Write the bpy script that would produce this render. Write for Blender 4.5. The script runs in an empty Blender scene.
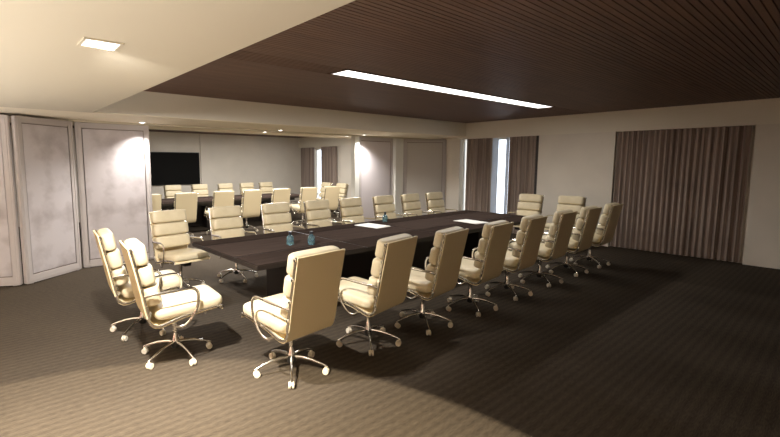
import bpy, bmesh, math, random
from mathutils import Vector, Matrix
random.seed(7)
sc = bpy.context.scene
col = sc.collection

# ------------------------------------------------------------------ camera, world, light, exposure
H = 1.70
cam_d = bpy.data.cameras.new('camera')
cam_d.sensor_width = 36.0
cam_d.lens = 436.35 / 780 * 36.0
cam_d.shift_x = (390 - 339.4) / 780
cam_d.shift_y = -(218.5 - 210.82) / 780
cam_d.clip_start = 0.05
cam = bpy.data.objects.new('camera', cam_d)
cam.location = (0, 0, H)
cam.rotation_euler = (math.radians(90 - 6.2554), 0, math.radians(-39.7824))
col.objects.link(cam)
sc.camera = cam

world = bpy.data.worlds.new('world')
sc.world = world
world.use_nodes = True
bg = world.node_tree.nodes['Background']
bg.inputs['Color'].default_value = (0.80, 0.89, 1.0, 1)
bg.inputs['Strength'].default_value = 3.5

sc.view_settings.view_transform = 'Standard'
sc.view_settings.look = 'None'
sc.view_settings.gamma = 1.0
sc.view_settings.use_curve_mapping = False
sc.view_settings.exposure = 0.0

WARM = (1.0, 0.90, 0.71)
SOFT = (1.0, 0.98, 0.96)

def spot(name, loc, target, power, angle, blend, size=0.03, color=WARM):
    d = bpy.data.lights.new(name, 'SPOT')
    d.energy = power; d.color = color; d.spot_size = math.radians(angle); d.spot_blend = blend
    d.shadow_soft_size = size
    o = bpy.data.objects.new(name, d)
    o.location = loc
    o.rotation_euler = (Vector(target) - Vector(loc)).to_track_quat('-Z', 'Y').to_euler()
    col.objects.link(o)
    return o

def area(name, loc, sx, sy, power, color=WARM, spread=180, rot=(0, 0, 0)):
    d = bpy.data.lights.new(name, 'AREA')
    d.shape = 'RECTANGLE'; d.size = sx; d.size_y = sy; d.energy = power; d.color = color
    d.spread = math.radians(spread)
    o = bpy.data.objects.new(name, d); o.location = loc; o.rotation_euler = rot
    col.objects.link(o)
    return o

# square ceiling lamps over the aisle (one added out of view), strip lamps over the two tables, downlights in the beam
spot('square_lamp_light', (0.597, 2.828, 2.352), (1.5, 4.5, 0), 800, 122, 0.7, 0.05, SOFT)
spot('added_lamp_beam', (-0.33, 1.27, 2.352), (-0.33, 1.27, 0), 1950, 102, 0.02, 0.03)  # unseen second lamp, added to throw the bright pool on the carpet
area('strip_lamp_light', (5.7, 3.88, 2.690), 4.9, 0.24, 60, SOFT)
area('strip_lamp_light_far', (5.7, 10.8, 2.640), 4.9, 0.24, 235, SOFT)
area('fill_uplighter_light', (-2.24, 2.6, 0.42), 0.10, 8.0, 470, SOFT, 150, (math.radians(180), 0, 0))  # added fill out of view, brightens the pale low ceiling
DOWN = [(x, y) for x in (2.2, 4.9, 7.25) for y in (7.78, 8.42)]
for (x, y) in DOWN:
    spot('downlight_beam', (x, y, 2.355), (x, y - 1.1 if y < 8 else y + 0.35, 0), (290 if x < 3 else 360) if y < 8 else 170, 138, 0.8, 0.03, SOFT)

# ------------------------------------------------------------------ materials
def mat(name, color, rough=0.6, metal=0.0, noise=None, bump=None, spec=0.5, sheen=0.0, trans=0.0, emit=None, strength=1.0, scale=(1, 1, 1)):
    m = bpy.data.materials.new(name); m.use_nodes = True
    nt = m.node_tree; b = nt.nodes['Principled BSDF']
    b.inputs['Base Color'].default_value = (*color, 1)
    b.inputs['Roughness'].default_value = rough
    b.inputs['Metallic'].default_value = metal
    b.inputs['Specular IOR Level'].default_value = spec
    if sheen: b.inputs['Sheen Weight'].default_value = sheen
    if trans: b.inputs['Transmission Weight'].default_value = trans
    if emit:
        b.inputs['Emission Color'].default_value = (*emit, 1); b.inputs['Emission Strength'].default_value = strength
    if noise or bump:
        tc = nt.nodes.new('ShaderNodeTexCoord'); mp = nt.nodes.new('ShaderNodeMapping')
        mp.inputs['Scale'].default_value = scale
        nt.links.new(tc.outputs['Object'], mp.inputs['Vector'])
        src = mp.outputs['Vector']
    if noise:                                    # (scale, detail, colour b, low, high)
        n = nt.nodes.new('ShaderNodeTexNoise'); n.inputs['Scale'].default_value = noise[0]; n.inputs['Detail'].default_value = noise[1]
        nt.links.new(src, n.inputs['Vector'])
        r = nt.nodes.new('ShaderNodeValToRGB')
        r.color_ramp.elements[0].position = noise[3]; r.color_ramp.elements[1].position = noise[4]
        r.color_ramp.elements[0].color = (*color, 1); r.color_ramp.elements[1].color = (*noise[2], 1)
        nt.links.new(n.outputs['Fac'], r.inputs['Fac']); nt.links.new(r.outputs['Color'], b.inputs['Base Color'])
    if bump:                                     # (scale, strength, distance)
        n2 = nt.nodes.new('ShaderNodeTexNoise'); n2.inputs['Scale'].default_value = bump[0]; n2.inputs['Detail'].default_value = 4
        nt.links.new(src, n2.inputs['Vector'])
        bp = nt.nodes.new('ShaderNodeBump'); bp.inputs['Strength'].default_value = bump[1]; bp.inputs['Distance'].default_value = bump[2]
        nt.links.new(n2.outputs['Fac'], bp.inputs['Height']); nt.links.new(bp.outputs['Normal'], b.inputs['Normal'])
    return m

def s(r, g, b):                                  # sRGB 0-255 to linear
    f = lambda c: (c / 255 / 12.92) if c / 255 <= 0.04045 else ((c / 255 + 0.055) / 1.055) ** 2.4
    return (f(r), f(g), f(b))

def carpet_material():
    m = bpy.data.materials.new('ribbed_carpet'); m.use_nodes = True
    nt = m.node_tree; N = nt.nodes.new; L = nt.links.new
    b = nt.nodes['Principled BSDF']; b.inputs['Roughness'].default_value = 0.95; b.inputs['Specular IOR Level'].default_value = 0.1
    tc = N('ShaderNodeTexCoord'); sep = N('ShaderNodeSeparateXYZ'); L(tc.outputs['Object'], sep.inputs[0])
    # rows of pile running along x, slightly wobbly
    wob = N('ShaderNodeTexNoise'); wob.inputs['Scale'].default_value = 6; L(tc.outputs['Object'], wob.inputs['Vector'])
    madd = N('ShaderNodeMath'); madd.operation = 'MULTIPLY_ADD'; madd.inputs[1].default_value = 0.009
    L(wob.outputs['Fac'], madd.inputs[0]); L(sep.outputs['Y'], madd.inputs[2])
    mul = N('ShaderNodeMath'); mul.operation = 'MULTIPLY'; mul.inputs[1].default_value = 2 * math.pi / 0.07; L(madd.outputs[0], mul.inputs[0])
    sn = N('ShaderNodeMath'); sn.operation = 'SINE'; L(mul.outputs[0], sn.inputs[0])
    mp = N('ShaderNodeMapping'); mp.inputs['Scale'].default_value = (12, 90, 1); L(tc.outputs['Object'], mp.inputs['Vector'])
    no = N('ShaderNodeTexNoise'); no.inputs['Scale'].default_value = 1.6; no.inputs['Detail'].default_value = 5; L(mp.outputs['Vector'], no.inputs['Vector'])
    big = N('ShaderNodeTexNoise'); big.inputs['Scale'].default_value = 1.1; big.inputs['Detail'].default_value = 3; L(tc.outputs['Object'], big.inputs['Vector'])
    a1 = N('ShaderNodeMath'); a1.operation = 'MULTIPLY_ADD'; a1.inputs[1].default_value = 0.08; L(sn.outputs[0], a1.inputs[0]); L(no.outputs['Fac'], a1.inputs[2])
    a2 = N('ShaderNodeMath'); a2.operation = 'MULTIPLY_ADD'; a2.inputs[1].default_value = 0.25; L(big.outputs['Fac'], a2.inputs[0]); L(a1.outputs[0], a2.inputs[2])
    r = N('ShaderNodeValToRGB'); r.color_ramp.elements[0].position = 0.30; r.color_ramp.elements[1].position = 0.95
    r.color_ramp.elements[0].color = (*s(50, 43, 36), 1); r.color_ramp.elements[1].color = (*s(84, 74, 61), 1)
    L(a2.outputs[0], r.inputs['Fac']); L(r.outputs['Color'], b.inputs['Base Color'])
    bp = N('ShaderNodeBump'); bp.inputs['Strength'].default_value = 0.5; bp.inputs['Distance'].default_value = 0.006
    L(a2.outputs[0], bp.inputs['Height']); L(bp.outputs['Normal'], b.inputs['Normal'])
    return m

M = dict(
    carpet=carpet_material(),
    beige=mat('beige_paint', s(206, 195, 172), 0.8, bump=(60, 0.05, 0.002)),
    soffit=mat('pale_soffit_paint', s(238, 226, 200), 0.8, bump=(60, 0.05, 0.002)),
    wall=mat('greige_wall_paint', s(222, 213, 198), 0.85, noise=(1.5, 4, s(230, 221, 206), 0.35, 0.7), bump=(50, 0.06, 0.002)),
    fascia=mat('warm_grey_fascia', s(232, 224, 206), 0.85, bump=(50, 0.05, 0.002)),
    slat=mat('dark_wood_slat', s(112, 83, 66), 0.6, noise=(3, 5, s(92, 67, 53), 0.3, 0.7), scale=(0.4, 8, 8)),
    void=mat('dark_ceiling_backing', s(82, 62, 49), 0.9),
    panel=mat('pale_stucco_panel', s(194, 186, 185), 0.55, noise=(2.8, 10, s(158, 147, 144), 0.47, 0.74), bump=(9, 0.12, 0.004)),
    panel_plain=mat('smooth_pale_panel', s(200, 191, 190), 0.6, bump=(9, 0.05, 0.003)),
    panel_grey=mat('smooth_grey_panel', s(186, 178, 168), 0.6, bump=(9, 0.05, 0.003)),
    panel_frame=mat('pale_panel_frame', s(186, 177, 172), 0.5),
    groove=mat('dark_groove', s(120, 108, 100), 0.7),
    leather=mat('cream_leather', s(214, 199, 166), 0.45, noise=(7, 3, s(206, 190, 155), 0.4, 0.7), bump=(120, 0.08, 0.001)),
    leather_back=mat('tan_back_leather', s(228, 209, 168), 0.6, bump=(150, 0.06, 0.001)),
    chrome=mat('polished_aluminium', (0.78, 0.76, 0.72), 0.16, 1.0),
    dark_metal=mat('black_hub', (0.015, 0.014, 0.013), 0.4),
    caster=mat('cream_caster', s(214, 203, 182), 0.4),
    wood=mat('wenge_veneer', s(56, 46, 41), 0.4, noise=(2.2, 6, s(46, 38, 33), 0.35, 0.7), spec=0.0, scale=(1, 14, 14)),
    wood_mid=mat('wenge_panel', s(69, 58, 52), 0.4, noise=(2.2, 6, s(58, 48, 43), 0.35, 0.7), spec=0.0, scale=(1, 14, 14)),
    wood_dark=mat('black_brown_veneer', s(36, 27, 23), 0.45, noise=(2, 5, s(28, 21, 18), 0.3, 0.7), scale=(10, 10, 1)),
    curtain=mat('taupe_curtain', s(170, 153, 140), 0.85, noise=(2, 4, s(130, 113, 101), 0.38, 0.62), scale=(14, 14, 0.15)),
    sheer=mat('sheer_white', s(225, 228, 232), 0.7),
    tv=mat('black_screen', s(18, 17, 15), 0.6, spec=0.08),
    tv_bezel=mat('black_bezel', s(20, 20, 19), 0.5),
    lamp=mat('lamp_diffuser', (1, 1, 1), 0.5, emit=(1, 0.97, 0.92), strength=2.2),
    trim=mat('white_trim', s(225, 222, 212), 0.5),
    paper=mat('white_paper', s(240, 236, 228), 0.6),
    glass=mat('clear_glass', (1, 1, 1), 0.0, trans=1.0),
    blue=mat('blue_glass', s(120, 158, 168), 0.08, trans=0.75),
    cap=mat('black_cap', s(22, 24, 32), 0.35),
    frame=mat('dark_window_frame', s(60, 52, 48), 0.5),
)

def sheer_nodes(m):
    nt = m.node_tree; out = nt.nodes['Material Output']; b = nt.nodes['Principled BSDF']
    tr = nt.nodes.new('ShaderNodeBsdfTranslucent'); tr.inputs['Color'].default_value = (.9, .92, .95, 1)
    mx = nt.nodes.new('ShaderNodeMixShader'); mx.inputs['Fac'].default_value = .35
    nt.links.new(b.outputs[0], mx.inputs[1]); nt.links.new(tr.outputs[0], mx.inputs[2]); nt.links.new(mx.outputs[0], out.inputs['Surface'])
sheer_nodes(M['sheer'])

# ------------------------------------------------------------------ mesh helpers
class MB:
    def __init__(self): self.v = []; self.f = []; self.sm = []
    def add(self, vs, fs, smooth=False):
        o = len(self.v); self.v += [tuple(p) for p in vs]
        for f in fs: self.f.append([i + o for i in f]); self.sm.append(smooth)
    def box(self, x0, x1, y0, y1, z0, z1):
        vs = [(x, y, z) for x in (x0, x1) for y in (y0, y1) for z in (z0, z1)]
        self.add(vs, [(0, 1, 3, 2), (4, 6, 7, 5), (0, 4, 5, 1), (2, 3, 7, 6), (0, 2, 6, 4), (1, 5, 7, 3)])
    def tube(self, pts, rad, n=10, smooth=True, flat=1.0, up=None):
        pts = [Vector(p) for p in pts]; k = len(pts)
        rs = rad if isinstance(rad, (list, tuple)) else [rad] * k
        vs = []; side = Vector(up) if up else None
        for i in range(k):
            t = (pts[min(i + 1, k - 1)] - pts[max(i - 1, 0)]).normalized()
            if side is None: side = t.orthogonal()
            a = (side - t * side.dot(t)).normalized(); b = t.cross(a); side = a
            for j in range(n):
                th = 2 * math.pi * j / n
                vs.append(pts[i] + a * (math.cos(th) * rs[i]) + b * (math.sin(th) * rs[i] * flat))
        fs = [(i * n + j, i * n + (j + 1) % n, (i + 1) * n + (j + 1) % n, (i + 1) * n + j) for i in range(k - 1) for j in range(n)]
        self.add(vs, fs, smooth)
        self.add(vs[:n], [tuple(reversed(range(n)))]); self.add(vs[-n:], [tuple(range(n))])
    def lathe(self, prof, c=(0, 0, 0), n=20):
        vs = [(c[0] + r * math.cos(2 * math.pi * j / n), c[1] + r * math.sin(2 * math.pi * j / n), c[2] + z) for r, z in prof for j in range(n)]
        k = len(prof)
        self.add(vs, [(i * n + j, i * n + (j + 1) % n, (i + 1) * n + (j + 1) % n, (i + 1) * n + j) for i in range(k - 1) for j in range(n)], True)
        self.add(vs[:n], [tuple(reversed(range(n)))]); self.add(vs[-n:], [tuple(range(n))])
    def puff(self, c, ax, ay, az, e=0.42, k=0.5, w=0.75, n=32, m=16):
        """a padded cushion: super-ellipsoid with half-axis vectors ax, ay, az"""
        c, ax, ay, az = map(Vector, (c, ax, ay, az))
        p = lambda v: math.copysign(abs(v) ** e, v)
        q = lambda v: math.copysign(abs(v) ** w, v)
        vs = []
        for i in range(m + 1):
            ph = -math.pi / 2 + math.pi * i / m
            for j in range(n):
                th = 2 * math.pi * j / n
                r = abs(math.cos(ph)) ** k
                vs.append(c + ax * (p(math.cos(th)) * r) + ay * (p(math.sin(th)) * r) + az * q(math.sin(ph)))
        fs = [(i * n + j, i * n + (j + 1) % n, (i + 1) * n + (j + 1) % n, (i + 1) * n + j) for i in range(m) for j in range(n)]
        self.add(vs, fs, True)
    def sheet(self, prof, x0, x1, th, nx=2):
        """thick band following a (y, z) profile between x0 and x1"""
        k = len(prof); P = [Vector((0, a, b)) for a, b in prof]; N = []
        for i in range(k):
            t = (P[min(i + 1, k - 1)] - P[max(i - 1, 0)]).normalized(); N.append(Vector((0, -t.z, t.y)))
        vs = []
        for x in (x0, x1):
            for sg in (-1, 1):
                vs += [(x, P[i].y + N[i].y * sg * th / 2, P[i].z + N[i].z * sg * th / 2) for i in range(k)]
        A, B, C_, D = 0, k, 2 * k, 3 * k
        fs = []
        for i in range(k - 1):
            fs += [(B + i, B + i + 1, D + i + 1, D + i), (A + i + 1, A + i, C_ + i, C_ + i + 1), (A + i, A + i + 1, B + i + 1, B + i), (C_ + i + 1, C_ + i, D + i, D + i + 1)]
        self.add(vs, fs, True)
        self.add([vs[A], vs[B], vs[D], vs[C_]], [(0, 1, 2, 3)]); self.add([vs[A + k - 1], vs[B + k - 1], vs[D + k - 1], vs[C_ + k - 1]], [(3, 2, 1, 0)])
    def build(self, name, m, parent=None, bevel=0.0, seg=2, loc=None):
        me = bpy.data.meshes.new(name); me.from_pydata(self.v, [], self.f); me.update()
        for p, sm in zip(me.polygons, self.sm): p.use_smooth = sm
        bm = bmesh.new(); bm.from_mesh(me)
        bmesh.ops.remove_doubles(bm, verts=bm.verts, dist=1e-5)
        bmesh.ops.recalc_face_normals(bm, faces=bm.faces)
        if bevel:
            bmesh.ops.bevel(bm, geom=[e for e in bm.edges if len(e.link_faces) == 2 and e.calc_face_angle(0) > 0.6], offset=bevel, segments=seg, affect='EDGES', clamp_overlap=True)
        for e in bm.edges:
            if len(e.link_faces) == 2 and e.calc_face_angle(0) > 0.75: e.smooth = False
        bm.to_mesh(me); bm.free()
        if isinstance(m, (list, tuple)):
            for x in m: me.materials.append(x)
        else: me.materials.append(m)
        o = bpy.data.objects.new(name, me); col.objects.link(o)
        if parent: o.parent = parent
        if loc: o.location = loc
        return o

def tag(o, label=None, cat=None, group=None, kind=None):
    if label: o['label'] = label
    if cat: o['category'] = cat
    if group: o['group'] = group
    if kind: o['kind'] = kind
    return o

def thing(name, label, cat, loc=(0, 0, 0), rz=0.0, group=None):
    o = bpy.data.objects.new(name, None); o.empty_display_size = 0.1
    col.objects.link(o); o.location = loc; o.rotation_euler = (0, 0, rz)
    return tag(o, label, cat, group)

def boxes(name, bs, m, parent=None, bevel=0.0):
    b = MB()
    for x in bs: b.box(*x)
    return b.build(name, m, parent, bevel)

def struct(name, bs, m, bevel=0.0):
    return tag(boxes(name, bs, m, None, bevel), kind='structure')

def smooth_path(pts, n=6):
    P = [Vector(p) for p in pts]; out = []
    for i in range(len(P) - 1):
        p0, p1, p2, p3 = P[max(i - 1, 0)], P[i], P[i + 1], P[min(i + 2, len(P) - 1)]
        for k in range(n):
            t = k / n
            out.append(0.5 * ((2 * p1) + (p2 - p0) * t + (2 * p0 - 5 * p1 + 4 * p2 - p3) * t * t + (3 * p1 - p0 - 3 * p2 + p3) * t ** 3))
    out.append(P[-1]); return out

# ------------------------------------------------------------------ the room shell
XW, YF, YB, YP, YR = 9.85, 6.70, 9.20, 8.0, 14.33      # right wall, beam front and back, partition plane, far wall
XL, Y0, XE = -2.4, -2.0, 1.262                         # left wall, wall behind, edge of the low ceiling
ZC, ZL, ZT, ZR = 2.723, 2.37, 3.0, 2.672                          # slatted ceiling, low ceiling, top

floor = struct('floor', [(XL - .2, XW + .2, Y0 - .2, YR + .2, -0.12, 0.0)], M['carpet'])
struct('wall_left', [(XL - .15, XL, Y0 - .15, YR + .15, 0, ZT)], M['slat'])
struct('wall_behind', [(XL, XW + .10, Y0 - .15, Y0, 0, ZT)], M['wall'])
struct('wall_far', [(5.87, XW + .10, YR, YR + .15, 0, ZT)], M['wall'])
struct('wall_far_recess', [(XL, 5.87, YR + .05, YR + .15, 0, ZT)], M['wall'])

# right wall with its three window openings (y0, y1, z0, z1)
HOLES = [(5.40, 6.05, 0.12, 2.30), (6.735, 6.86, 0.05, 2.33), (12.86, 13.42, 0.12, 2.22)]
XO = XW + 0.10                                         # the window wall stands behind the pelmet
wr = []; ya = Y0 - .15
for (a, b, z0, z1) in HOLES:
    wr.append((XO, XO + .2, ya, a, 0, ZT)); wr.append((XO, XO + .2, a, b, 0, z0)); wr.append((XO, XO + .2, a, b, z1, ZT)); ya = b
wr.append((XO, XO + .2, ya, YR + .15, 0, ZT))
struct('wall_right', wr, M['wall'])
struct('trim_1', [(XW, XO, Y0, YF + .2, 2.32, ZT)], M['fascia'])                      # pelmet above the curtains
struct('trim_2', [(XW, XO, YF + .2, YR, 2.30, ZT)], M['fascia'])                      # the same in the far room
struct('trim_3', [(XW - .004, XO, 3.24, 4.78, 0.0, 2.32), (XW - .004, XO, 6.87, YB + 2.55, 0.0, 2.30), (XW - .004, XO, Y0, 1.2, 0.0, 2.32)], M['wall'])   # flush wall between the curtains

# ceilings
struct('ceiling', [(XL, XW + .3, Y0, YR + .1, ZT - .06, ZT + .1)], M['void'])
sl = MB()
pitch = 0.05
y = Y0 + 0.02
while y < YF - 0.03:
    if not (3.70 < y + .015 < 4.06):
        sl.box(XE + .01, XW, y, y + 0.041, ZC, ZC + 0.05)
    else:
        sl.box(XE + .01, 3.18, y, y + 0.030, ZC, ZC + 0.05); sl.box(8.24, XW, y, y + 0.030, ZC, ZC + 0.05)
    y += pitch
s2 = MB(); y = YB + 0.03
while y < YR - 0.03:
    if 10.62 < y + .015 < 10.99:
        s2.box(XL, 3.18, y, y + 0.041, ZR, ZR + 0.05); s2.box(8.24, XW, y, y + 0.041, ZR, ZR + 0.05)
    else: s2.box(XL, XW, y, y + 0.041, ZR, ZR + 0.05)
    y += pitch
tag(s2.build('ceiling_slats_rear', M['slat']), kind='structure')
tag(sl.build('ceiling_slats', M['slat']), kind='structure')
struct('ceiling_backing', [(XE, XW, Y0, YF, ZC + .05, ZC + .09), (XL, XW, YB, YR, ZR + .05, ZR + .09)], M['void'])
struct('ceiling_low', [(XL, XE, Y0, YF, ZL, ZT - .07)], M['beige'])
struct('ceiling_beam', [(XL, XW, YF, YB, ZL + .012, ZT - .07)], M['fascia'])
struct('ceiling_beam_soffit', [(XL, XW, YF + .001, YB - .001, ZL, ZL + .012)], M['soffit'])
struct('trim_4', [(XL, XW, YP - .05, YP + .05, ZL - .03, ZL)], M['beige'])             # partition track

# windows: frame, glass
for i, (a, b, z0, z1) in enumerate(HOLES):
    w = tag(thing('window_%d' % (i + 1), None, None, (XO + .1, (a + b) / 2, z0)), kind='structure')
    hw, hh, t = (b - a) / 2, z1 - z0, 0.03 if i != 1 else 0.012
    boxes('window_frame', [(-.03, .03, -hw, -hw + t, 0, hh), (-.03, .03, hw - t, hw, 0, hh), (-.03, .03, -hw, hw, 0, t), (-.03, .03, -hw, hw, hh - t, hh)], M['trim'], w)
    boxes('glass', [(-.004, .004, -hw + t, hw - t, t, hh - t)], M['glass'], w)

# ------------------------------------------------------------------ curtains on the right wall
def curtain(y0, y1, ztop, label, folds, m='curtain', x=XW + .03, amp=0.03, lean=0.0, cat='curtain', group='taupe curtains', name='curtain'):
    n = folds * 8; b = MB(); vs = []; k = n + 1
    rnd = [random.uniform(.6, 1.2) for _ in range(folds + 2)]
    for z, tt in ((0.015, 0), (ztop * .5, .5), (ztop, 1)):
        for sg in (-1, 1):
            for i in range(k):
                u = i / n; a = rnd[int(u * folds)] * amp
                yy = y0 + (y1 - y0) * u + lean * (1 - tt) * (1 - u)
                vs.append((x + a * math.sin(u * folds * 2 * math.pi) + sg * .003, yy, z))
    fs = []
    for r in range(2):
        A, B, C_, D = r * 2 * k, r * 2 * k + k, (r + 1) * 2 * k, (r + 1) * 2 * k + k
        for i in range(n):
            fs += [(A + i, A + i + 1, C_ + i + 1, C_ + i), (B + i + 1, B + i, D + i, D + i + 1)]
        fs += [(A, C_, D, B), (A + n, B + n, D + n, C_ + n)]
    fs += [(i, k + i, k + i + 1, i + 1) for i in range(n)] + [(4 * k + i, 4 * k + i + 1, 5 * k + i + 1, 5 * k + i) for i in range(n)]
    b.add(vs, fs, True)
    return tag(b.build(name, M[m]), label, cat, group)

curtain(5.96, 6.68, 2.315, 'taupe curtain between the room corner and the bright window slit', 8)
curtain(4.86, 5.50, 2.315, 'taupe curtain between the bright window slit and the bare wall', 7)
curtain(1.25, 3.22, 2.315, 'widest taupe curtain, on the right wall behind the row of chairs', 22)
curtain(13.36, 14.20, 2.28, 'taupe curtain in the far corner of the second room', 8)
curtain(12.02, 12.90, 2.28, 'taupe curtain of the second room on the nearer side of its window', 8)
curtain(5.81, 5.97, 2.31, 'sheer white curtain at the far side of the front room window slit', 4, 'sheer', XW + .075, 0.016, 0, 'sheer curtain', 'sheer curtains', 'sheer_curtain')
curtain(5.535, 5.61, 2.31, 'sheer white curtain at the near side of the front room window slit', 3, 'sheer', XW + .075, 0.016, 0, 'sheer curtain', 'sheer curtains', 'sheer_curtain')
tag(boxes('window_post', [(XW, XO, 4.79, 4.84, 0, 2.315)], M['frame']), kind='structure')

# ------------------------------------------------------------------ folding partition leaves
def leaf(a, b, label, h=ZL - 0.035, th=0.07, border=0.085, group='partition leaves', infill='panel'):
    a, b = Vector((a[0], a[1], 0)), Vector((b[0], b[1], 0))
    d = b - a; w = d.length; rz = math.atan2(d.y, d.x)
    t = thing('partition_panel', label, 'partition panel', a, rz, group)
    f = MB(); z0 = 0.012
    f.box(0, border, -th / 2, th / 2, z0, h); f.box(w - border, w, -th / 2, th / 2, z0, h)
    f.box(border, w - border, -th / 2, th / 2, z0, z0 + border + .03); f.box(border, w - border, -th / 2, th / 2, h - border, h)
    f.build('panel_frame', M['panel_frame'], t, 0.008)
    boxes('panel_core', [(border - .005, w - border + .005, -th / 2 + .018, th / 2 - .018, z0 + border + .025, h - border + .005)], M['groove'], t)
    g = border + .014
    boxes('infill_panel', [(g, w - g, -th / 2 + .006, th / 2 - .006, z0 + border + .044, h - g)], M[infill], t, 0.004)
    # thin bead running round the frame
    q = 0.03; e = th / 2
    boxes('bead', [(q, q + .012, -e - .006, -e, q + z0, h - q), (w - q - .012, w - q, -e - .006, -e, q + z0, h - q), (q, w - q, -e - .006, -e, z0 + q, z0 + q + .012), (q, w - q, -e - .006, -e, h - q - .012, h - q)], M['panel_frame'], t)
    return t

leaf((1.25, 8.0), (2.36, 8.0), 'pale stucco partition panel standing flat beside the opening, lit at its top')
leaf((0.44, 7.40), (1.20, 7.95), 'pale partition panel folded towards the viewer beside the flat lit panel')
leaf((-0.62, 7.95), (0.40, 7.41), 'pale partition panel folded away at the left end of the partition', border=0.085)
leaf((-2.38, 8.0), (-0.66, 8.0), 'pale partition panel next to the left wall')
leaf((7.24, 8.0), (8.47, 8.0), 'pale partition panel right of the opening with a diagonal patch of light', infill='panel_plain')
leaf((8.90, 8.0), (9.82, 7.30), 'grey partition panel between the bright post and the right wall', infill='panel_grey')
struct('partition_jamb', [(7.08, 7.23, YP - .08, YP + .06, 0, ZL - .03)], M['trim'], 0.006)
struct('partition_post', [(8.52, 8.82, YP - .08, YP + .06, 0, ZL - .03)], M['trim'], 0.006)

# ------------------------------------------------------------------ ceiling lamps
def square_lamp(x, y, label):
    t = thing('ceiling_lamp', label, 'ceiling lamp', (x, y, ZL), 0, 'square ceiling lamps')
    a, b = .085, .10
    boxes('lamp_frame', [(-b, -a, -b, b, -.008, 0), (a, b, -b, b, -.008, 0), (-a, a, -b, -a, -.008, 0), (-a, a, a, b, -.008, 0)], M['beige'], t)
    boxes('diffuser', [(-a, a, -a, a, -.005, -.001)], M['lamp'], t)
square_lamp(0.597, 2.828, 'square white recessed lamp in the pale low ceiling')
square_lamp(-0.33, 1.27, 'added unseen square white recessed lamp in the pale low ceiling above the viewer')  # unseen fixture, added to go with the carpet pool

def strip_lamp(x0, x1, y0, y1, label, z=ZC):
    t = thing('strip_lamp', label, 'strip lamp', ((x0 + x1) / 2, (y0 + y1) / 2, z), 0, 'strip lamps')
    hx, hy, f = (x1 - x0) / 2, (y1 - y0) / 2, .012
    boxes('lamp_housing', [(-hx - f, hx + f, hy, hy + f, -.012, .045), (-hx - f, hx + f, -hy - f, -hy, -.012, .045), (-hx - f, -hx, -hy, hy, -.012, .045), (hx, hx + f, -hy, hy, -.012, .045), (-hx, hx, -hy, hy, .03, .045)], M['void'], t)
    boxes('diffuser', [(-hx, hx, -hy, hy, -.008, .0)], M['lamp'], t)
strip_lamp(3.22, 8.16, 3.73, 4.01, 'long white strip lamp in the slatted ceiling above the front table')
strip_lamp(3.22, 8.16, 10.66, 10.94, 'long white strip lamp above the table of the second room', ZR)

def added_uplighter(x0, x1, y0, y1, label):  # made-up trough along the unseen wall, added to light the ceiling from below
    t = thing('fill_uplighter', label, 'wall lamp', ((x0 + x1) / 2, (y0 + y1) / 2, 0.28))
    hx, hy = (x1 - x0) / 2, (y1 - y0) / 2
    boxes('fill_trough', [(-hx, hx, -hy, hy, 0, .02), (-hx, -hx + .012, -hy, hy, .02, .12), (hx - .012, hx, -hy, hy, .02, .12), (-hx, hx, -hy, -hy + .012, .02, .12), (-hx, hx, hy - .012, hy, .02, .12)], M['trim'], t)
    boxes('fill_tube', [(-hx + .03, hx - .03, -hy + .03, hy - .03, .03, .06)], M['lamp'], t)
added_uplighter(XL, XL + .32, -1.5, 6.7, 'long added fill light, out of view along the left wall')

nm = ['over the flat panel at the left', 'over the middle of the opening', 'at the right end of the opening']
for i, x in enumerate((2.2, 4.9, 7.25)):
    for y, side in ((7.78, 'front'), (8.42, 'rear')):
        t = thing('downlight', 'small round downlight in the beam, %s row, %s' % (side, nm[i]), 'downlight', (x, y, ZL), 0, 'downlights in the beam')
        b = MB(); b.lathe([(.046, -.001), (.046, -.006), (.062, -.006), (.062, 0.0)], n=24); b.build('downlight_rim', M['trim'], t)
        b = MB(); b.lathe([(.045, -.003), (.0001, -.003)], n=24); b.lathe([(.045, -.003), (.045, -.001), (.0001, -.001)], n=24); b.build('lamp_lens', M['lamp'], t)

# ------------------------------------------------------------------ tables
def table(x0, x1, y0, y1, px, label):
    t = thing('conference_table', label, 'conference table', (x0, y0, 0))
    L, W = x1 - x0, y1 - y0
    boxes('tabletop', [(0, L, 0, W, 0.690, 0.738)], M['wood_dark'], t, 0.004)
    g = 0.022; ys = [0.0, 0.475, 1.255, W]; nx = 4
    for a, b in zip(ys[:-1], ys[1:]):
        for k in range(nx):
            xa, xb = L * k / nx, L * (k + 1) / nx
            mm = M['wood_mid'] if (a > 0.1 and b < W - .01) else M['wood']
            boxes('top_panel', [(xa + g * (k > 0) / 2 + .003, xb - g * (k < nx - 1) / 2 - .003, a + g * (a > 0) / 2 + .003, b - g * (b < W) / 2 - .003, 0.7375, 0.7425)], mm, t, 0.0015)
    for p in px:
        boxes('pedestal', [(p - x0, p - x0 + .55, .47, 1.16, 0.0, 0.69)], M['wood_dark'], t, 0.006)
    boxes('spine_panel', [(px[0] - x0 + .55, px[-1] - x0, W / 2 - .025, W / 2 + .025, 0.04, 0.69)], M['wood_dark'], t)
    boxes('apron', [(.35, L - .35, .40, .44, .60, .69), (.35, L - .35, W - .44, W - .40, .60, .69)], M['wood_dark'], t)
    return t
DY = 6.93
table(1.975, 7.68, 3.575, 5.175, (2.74, 4.6, 6.4), 'long dark brown table with inlaid panels in the front room')
table(1.975, 7.68, 3.575 + DY, 5.175 + DY, (2.74, 4.6, 6.4), 'dark table in the second room beyond the opening')

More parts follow.
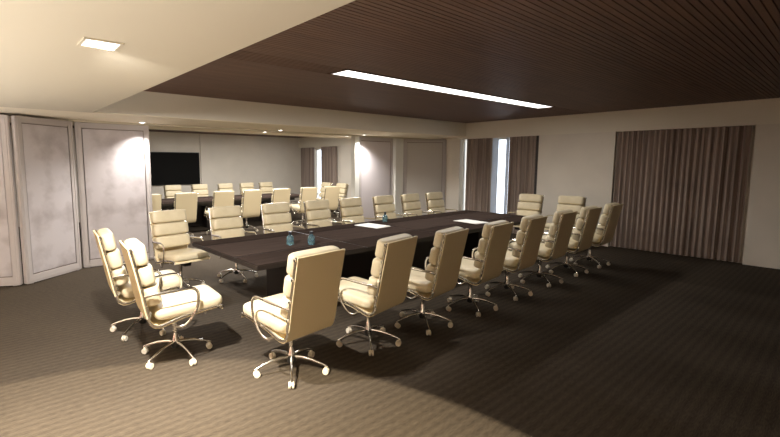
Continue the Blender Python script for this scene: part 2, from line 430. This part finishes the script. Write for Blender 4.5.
# things on the front table
def bottle(x, y, label):
    t = thing('water_bottle', label, 'bottle', (x, y, 0.7425), 0, 'small bottles on the front table')
    t.scale = (1.25, 1.25, 1.12)
    b = MB(); b.lathe([(.0001, 0), (.030, 0), (.034, .006), (.035, .05), (.034, .075), (.026, .092), (.014, .104), (.0125, .112), (.0001, .112)], n=24); b.build('bottle_body', M['blue'], t)
    b = MB(); b.lathe([(.0001, .112), (.016, .112), (.0165, .114), (.0165, .138), (.015, .141), (.0001, .141)], n=20); b.build('bottle_cap', M['cap'], t)
bottle(2.80, 4.27, 'small blue glass bottle with dark cap, left one of the pair on the table')
bottle(3.00, 4.12, 'small blue glass bottle with dark cap, right one of the pair behind the nearest chair')
bottle(5.13, 4.99, 'small dark capped bottle beside the sheets of paper at the far table edge')

def papers(x, y, rz, w, l, label, n=3):
    t = thing('paper_stack', label, 'papers', (x, y, 0.7425), rz, 'papers on the front table')
    for k in range(n):
        b = MB(); a = 0.02 * k; o = random.uniform(-.012, .012)
        b.box(-w / 2 + o, w / 2 + o, -l / 2 - o, l / 2 - o, .0015 + .004 * k, .0045 + .004 * k)
        b.build('paper_sheet', M['paper'], t)
papers(4.60, 4.74, math.radians(4), .32, .44, 'white sheets of paper lying near the single bottle in the middle of the table')
papers(6.16, 4.04, math.radians(-8), .30, .46, 'white sheets of paper lying on the table behind the fourth chair of the near row')

# ------------------------------------------------------------------ television
yt = YR + .05
t = thing('television', 'large flat black television on the wall of the second room', 'television', (4.88, yt - .022, 1.52))
boxes('screen', [(-.915, .915, -.062, -.052, -.51, .51)], M['tv'], t, 0.002)
boxes('bezel', [(-.93, .93, -.052, -.012, -.525, .525)], M['tv_bezel'], t, 0.004)
boxes('wall_bracket', [(-.3, .3, -.012, 0, -.2, .2)], M['dark_metal'], t)

# ------------------------------------------------------------------ the swivel chair
PROF = [(0.352, 0.428), (0.338, 0.446), (0.29, 0.450), (0.20, 0.440), (0.02, 0.412), (-0.09, 0.384), (-0.160, 0.366), (-0.212, 0.376),
        (-0.248, 0.425), (-0.272, 0.52), (-0.305, 0.70), (-0.337, 0.86), (-0.366, 1.00), (-0.373, 1.036)]
def back_y(z):
    P = PROF[9:]
    for (ya, za), (yb, zb) in zip(P[:-1], P[1:]):
        if z <= zb: break
    return ya + (yb - ya) * (z - za) / (zb - za)
def make_chair():
    t = bpy.data.objects.new('office_chair', None); t.empty_display_size = .1; col.objects.link(t)
    pf = [(p.y, p.z) for p in smooth_path([(0, a, b) for a, b in PROF], 4)]
    b = MB(); b.sheet(pf, -.240, .240, .014); b.build('sling_shell', M['leather_back'], t)
    # three back pads, each a puffy roll in front of the sling
    lean = Vector((0, -0.190, 0.98)).normalized(); fwd = Vector((0, lean.z, -lean.y))
    for z0, z1, th in ((0.530, 0.700, .070), (0.701, 0.870, .066), (0.871, 1.040, .060)):
        zc = (z0 + z1) / 2
        b = MB(); b.puff(Vector((0, back_y(zc), zc)) + fwd * (th + .014), (.243, 0, 0), lean * ((z1 - z0) / 2), fwd * th, .26, .40, .62); b.build('back_pad', M['leather'], t)
    # seat: one thick roll-edged cushion
    d = Vector((0, 1, .075)).normalized(); u = Vector((0, -.075, 1)).normalized()
    b = MB(); b.puff((0, .086, .481), (.243, 0, 0), d * .286, u * .060, .22, .36, .62); b.build('seat_pad', M['leather'], t)
    # polished side rails in front of the sling, with the little spacers that hold the pads
    rail = [(a + (0.014 if z > .45 else 0.0), z + (0.012 if z <= .45 else 0.0)) for a, z in pf]
    for sx in (-1, 1):
        b = MB(); b.tube([(sx * .241, a, z) for a, z in rail], .009, 8, True, 1.4, (1, 0, 0))
        for zc in (0.555, 0.700, 0.870, 1.018):
            yc = back_y(zc)
            b.tube([(sx * .233, yc + .016, zc), (sx * .255, yc + .016, zc)], .012, 8)
        b.build('side_rail', M['chrome'], t)
        arm = [(.246, -.272, .640), (.268, -.225, .654), (.278, -.08, .660), (.280, .03, .668), (.280, .095, .662), (.280, .132, .624), (.279, .134, .545), (.275, .115, .470), (.268, .07, .395), (.258, .02, .352), (.248, -.03, .348), (.240, -.07, .378)]
        b = MB(); b.tube(smooth_path([(sx * x, y, z) for x, y, z in arm], 5), .0085, 8, True, 1.5, (1, 0, 0)); b.build('armrest', M['chrome'], t)
    # cross bars between the rails
    for y, z in ((.20, .425), (-.06, .385)):
        b = MB(); b.tube([(-.24, y, z), (-.12, y, z - .02), (.12, y, z - .02), (.24, y, z)], .012, 8); b.build('cross_bar', M['chrome'], t)
    # tilt mechanism, column, hub
    b = MB(); b.box(-.05, .05, -.09, .22, .350, .400); b.build('tilt_mechanism', M['dark_metal'], t, .008)
    b = MB(); b.lathe([(.0001, .135), (.034, .135), (.034, .150), (.022, .165), (.022, .27), (.028, .275), (.028, .37), (.0001, .37)], n=18); b.build('column', M['chrome'], t)
    b = MB(); b.lathe([(.0001, .072), (.030, .074), (.036, .084), (.036, .122), (.033, .134), (.0001, .135)], n=20); b.build('hub', M['dark_metal'], t)
    for k in range(5):
        a = math.radians(90 + 72 * k)
        if k == 0:
            b = MB(); b.tube([(.026, 0, .124), (.08, 0, .124), (.16, 0, .112), (.24, 0, .088), (.290, 0, .070), (.306, 0, .062)], [.017, .016, .014, .012, .010, .008], 10, True, .75, (0, 0, 1)); lg = b.build('base_leg', M['chrome'], t)
            b = MB()
            for sy in (-1, 1):
                c = sy * .013
                b.tube([(.290, c - .009, .026), (.290, c - .006, .026), (.290, c + .006, .026), (.290, c + .009, .026)], [.021, .026, .026, .021], 16)
            b.lathe([(.0001, .026), (.008, .026), (.008, .062), (.0001, .062)], (.294, 0, 0), 10)
            cs = b.build('caster', M['caster'], t)
        else:
            lg = lg.copy(); cs = cs.copy()
            for o in (lg, cs): col.objects.link(o); o.parent = t
        lg.rotation_euler = cs.rotation_euler = (0, 0, a)
    return t

proto = make_chair(); first = [True]
def chair(x, y, facing, label, group, swivel=0.0):
    """facing: degrees, 90 = towards the opening wall"""
    if first[0]: r = proto; first[0] = False
    else:
        r = proto.copy(); col.objects.link(r)
        for ch in list(proto.children):
            c = ch.copy(); col.objects.link(c); c.parent = r
    if swivel:                                   # the seat is turned on its base
        for c in r.children:
            if c.name.startswith(('base_leg', 'caster')): c.rotation_euler.z -= math.radians(swivel)
    r.location = (x, y, 0); r.rotation_euler = (0, 0, math.radians(facing - 90))
    return tag(r, label, 'chair', group)

ORD = ['first', 'second', 'third', 'fourth', 'fifth', 'sixth', 'seventh', 'eighth']
G1, G2 = 'chairs around the front table', 'chairs around the table of the second room'
NX = [1.895, 2.77, 3.53, 4.37, 5.23, 6.14, 7.02, 7.86]
for i, x in enumerate(NX):
    lab = 'cream swivel chair, back to the viewer, ' + ('nearest of the near row' if i == 0 else 'last of the near row, by the wide curtain' if i == 7 else '%s along the near row' % ORD[i])
    chair(x, 2.90 + (-.01, 0, -.03, -.05, -.03, -.02, -.02, -.04)[i], 93 + (3, 7, 6, 2, 1, -1, -2, -1)[i], lab, G1, (4, 8, 7, 3, 3, 1, 0, 1)[i])
FX = [2.05, 2.87, 3.74, 4.59, 5.37, 6.24, 7.06, 7.86]
for i, x in enumerate(FX):
    lab = 'cream chair facing the viewer across the front table, ' + ('left end of its row' if i == 0 else 'right end of its row' if i == 7 else '%s from the left' % ORD[i])
    chair(x, 5.82, -90 + (6 if i == 0 else (0, 1, -1, 1, 0, -1, 1, 0)[i]), lab, G1)
chair(1.265, 3.79, -6, 'cream swivel chair at the left end of the front table, the nearer one', G1)
chair(1.215, 4.60, -6, 'cream swivel chair at the left end of the front table, the farther one', G1, -14)
chair(8.62, 4.44, 180, 'cream swivel chair at the right end of the front table, by the window slit', G1)
chair(8.70, 3.66, 180, 'cream swivel chair at the right end of the front table, nearer the wide curtain', G1)
for i, x in enumerate([2.75, 3.52, 4.43, 5.15, 6.0, 6.86, 7.67]):
    chair(x, 2.90 + DY, 90 + (0, 3, -2, 2, -1, 0, -3)[i], 'cream chair in the second room, back to the viewer, %s from the left' % ORD[i], G2)
for i, x in enumerate([4.46, 5.28, 6.12, 6.88, 7.60]):
    chair(x, 5.82 + DY, -90, 'cream chair on the far side of the second room table, %s from the left' % ORD[i], G2)
chair(8.75, 4.62 + DY, 180, 'cream chair at the right end of the second room table, the farther one', G2)
chair(8.75, 3.80 + DY, 180, 'cream chair at the right end of the second room table, the nearer one', G2)
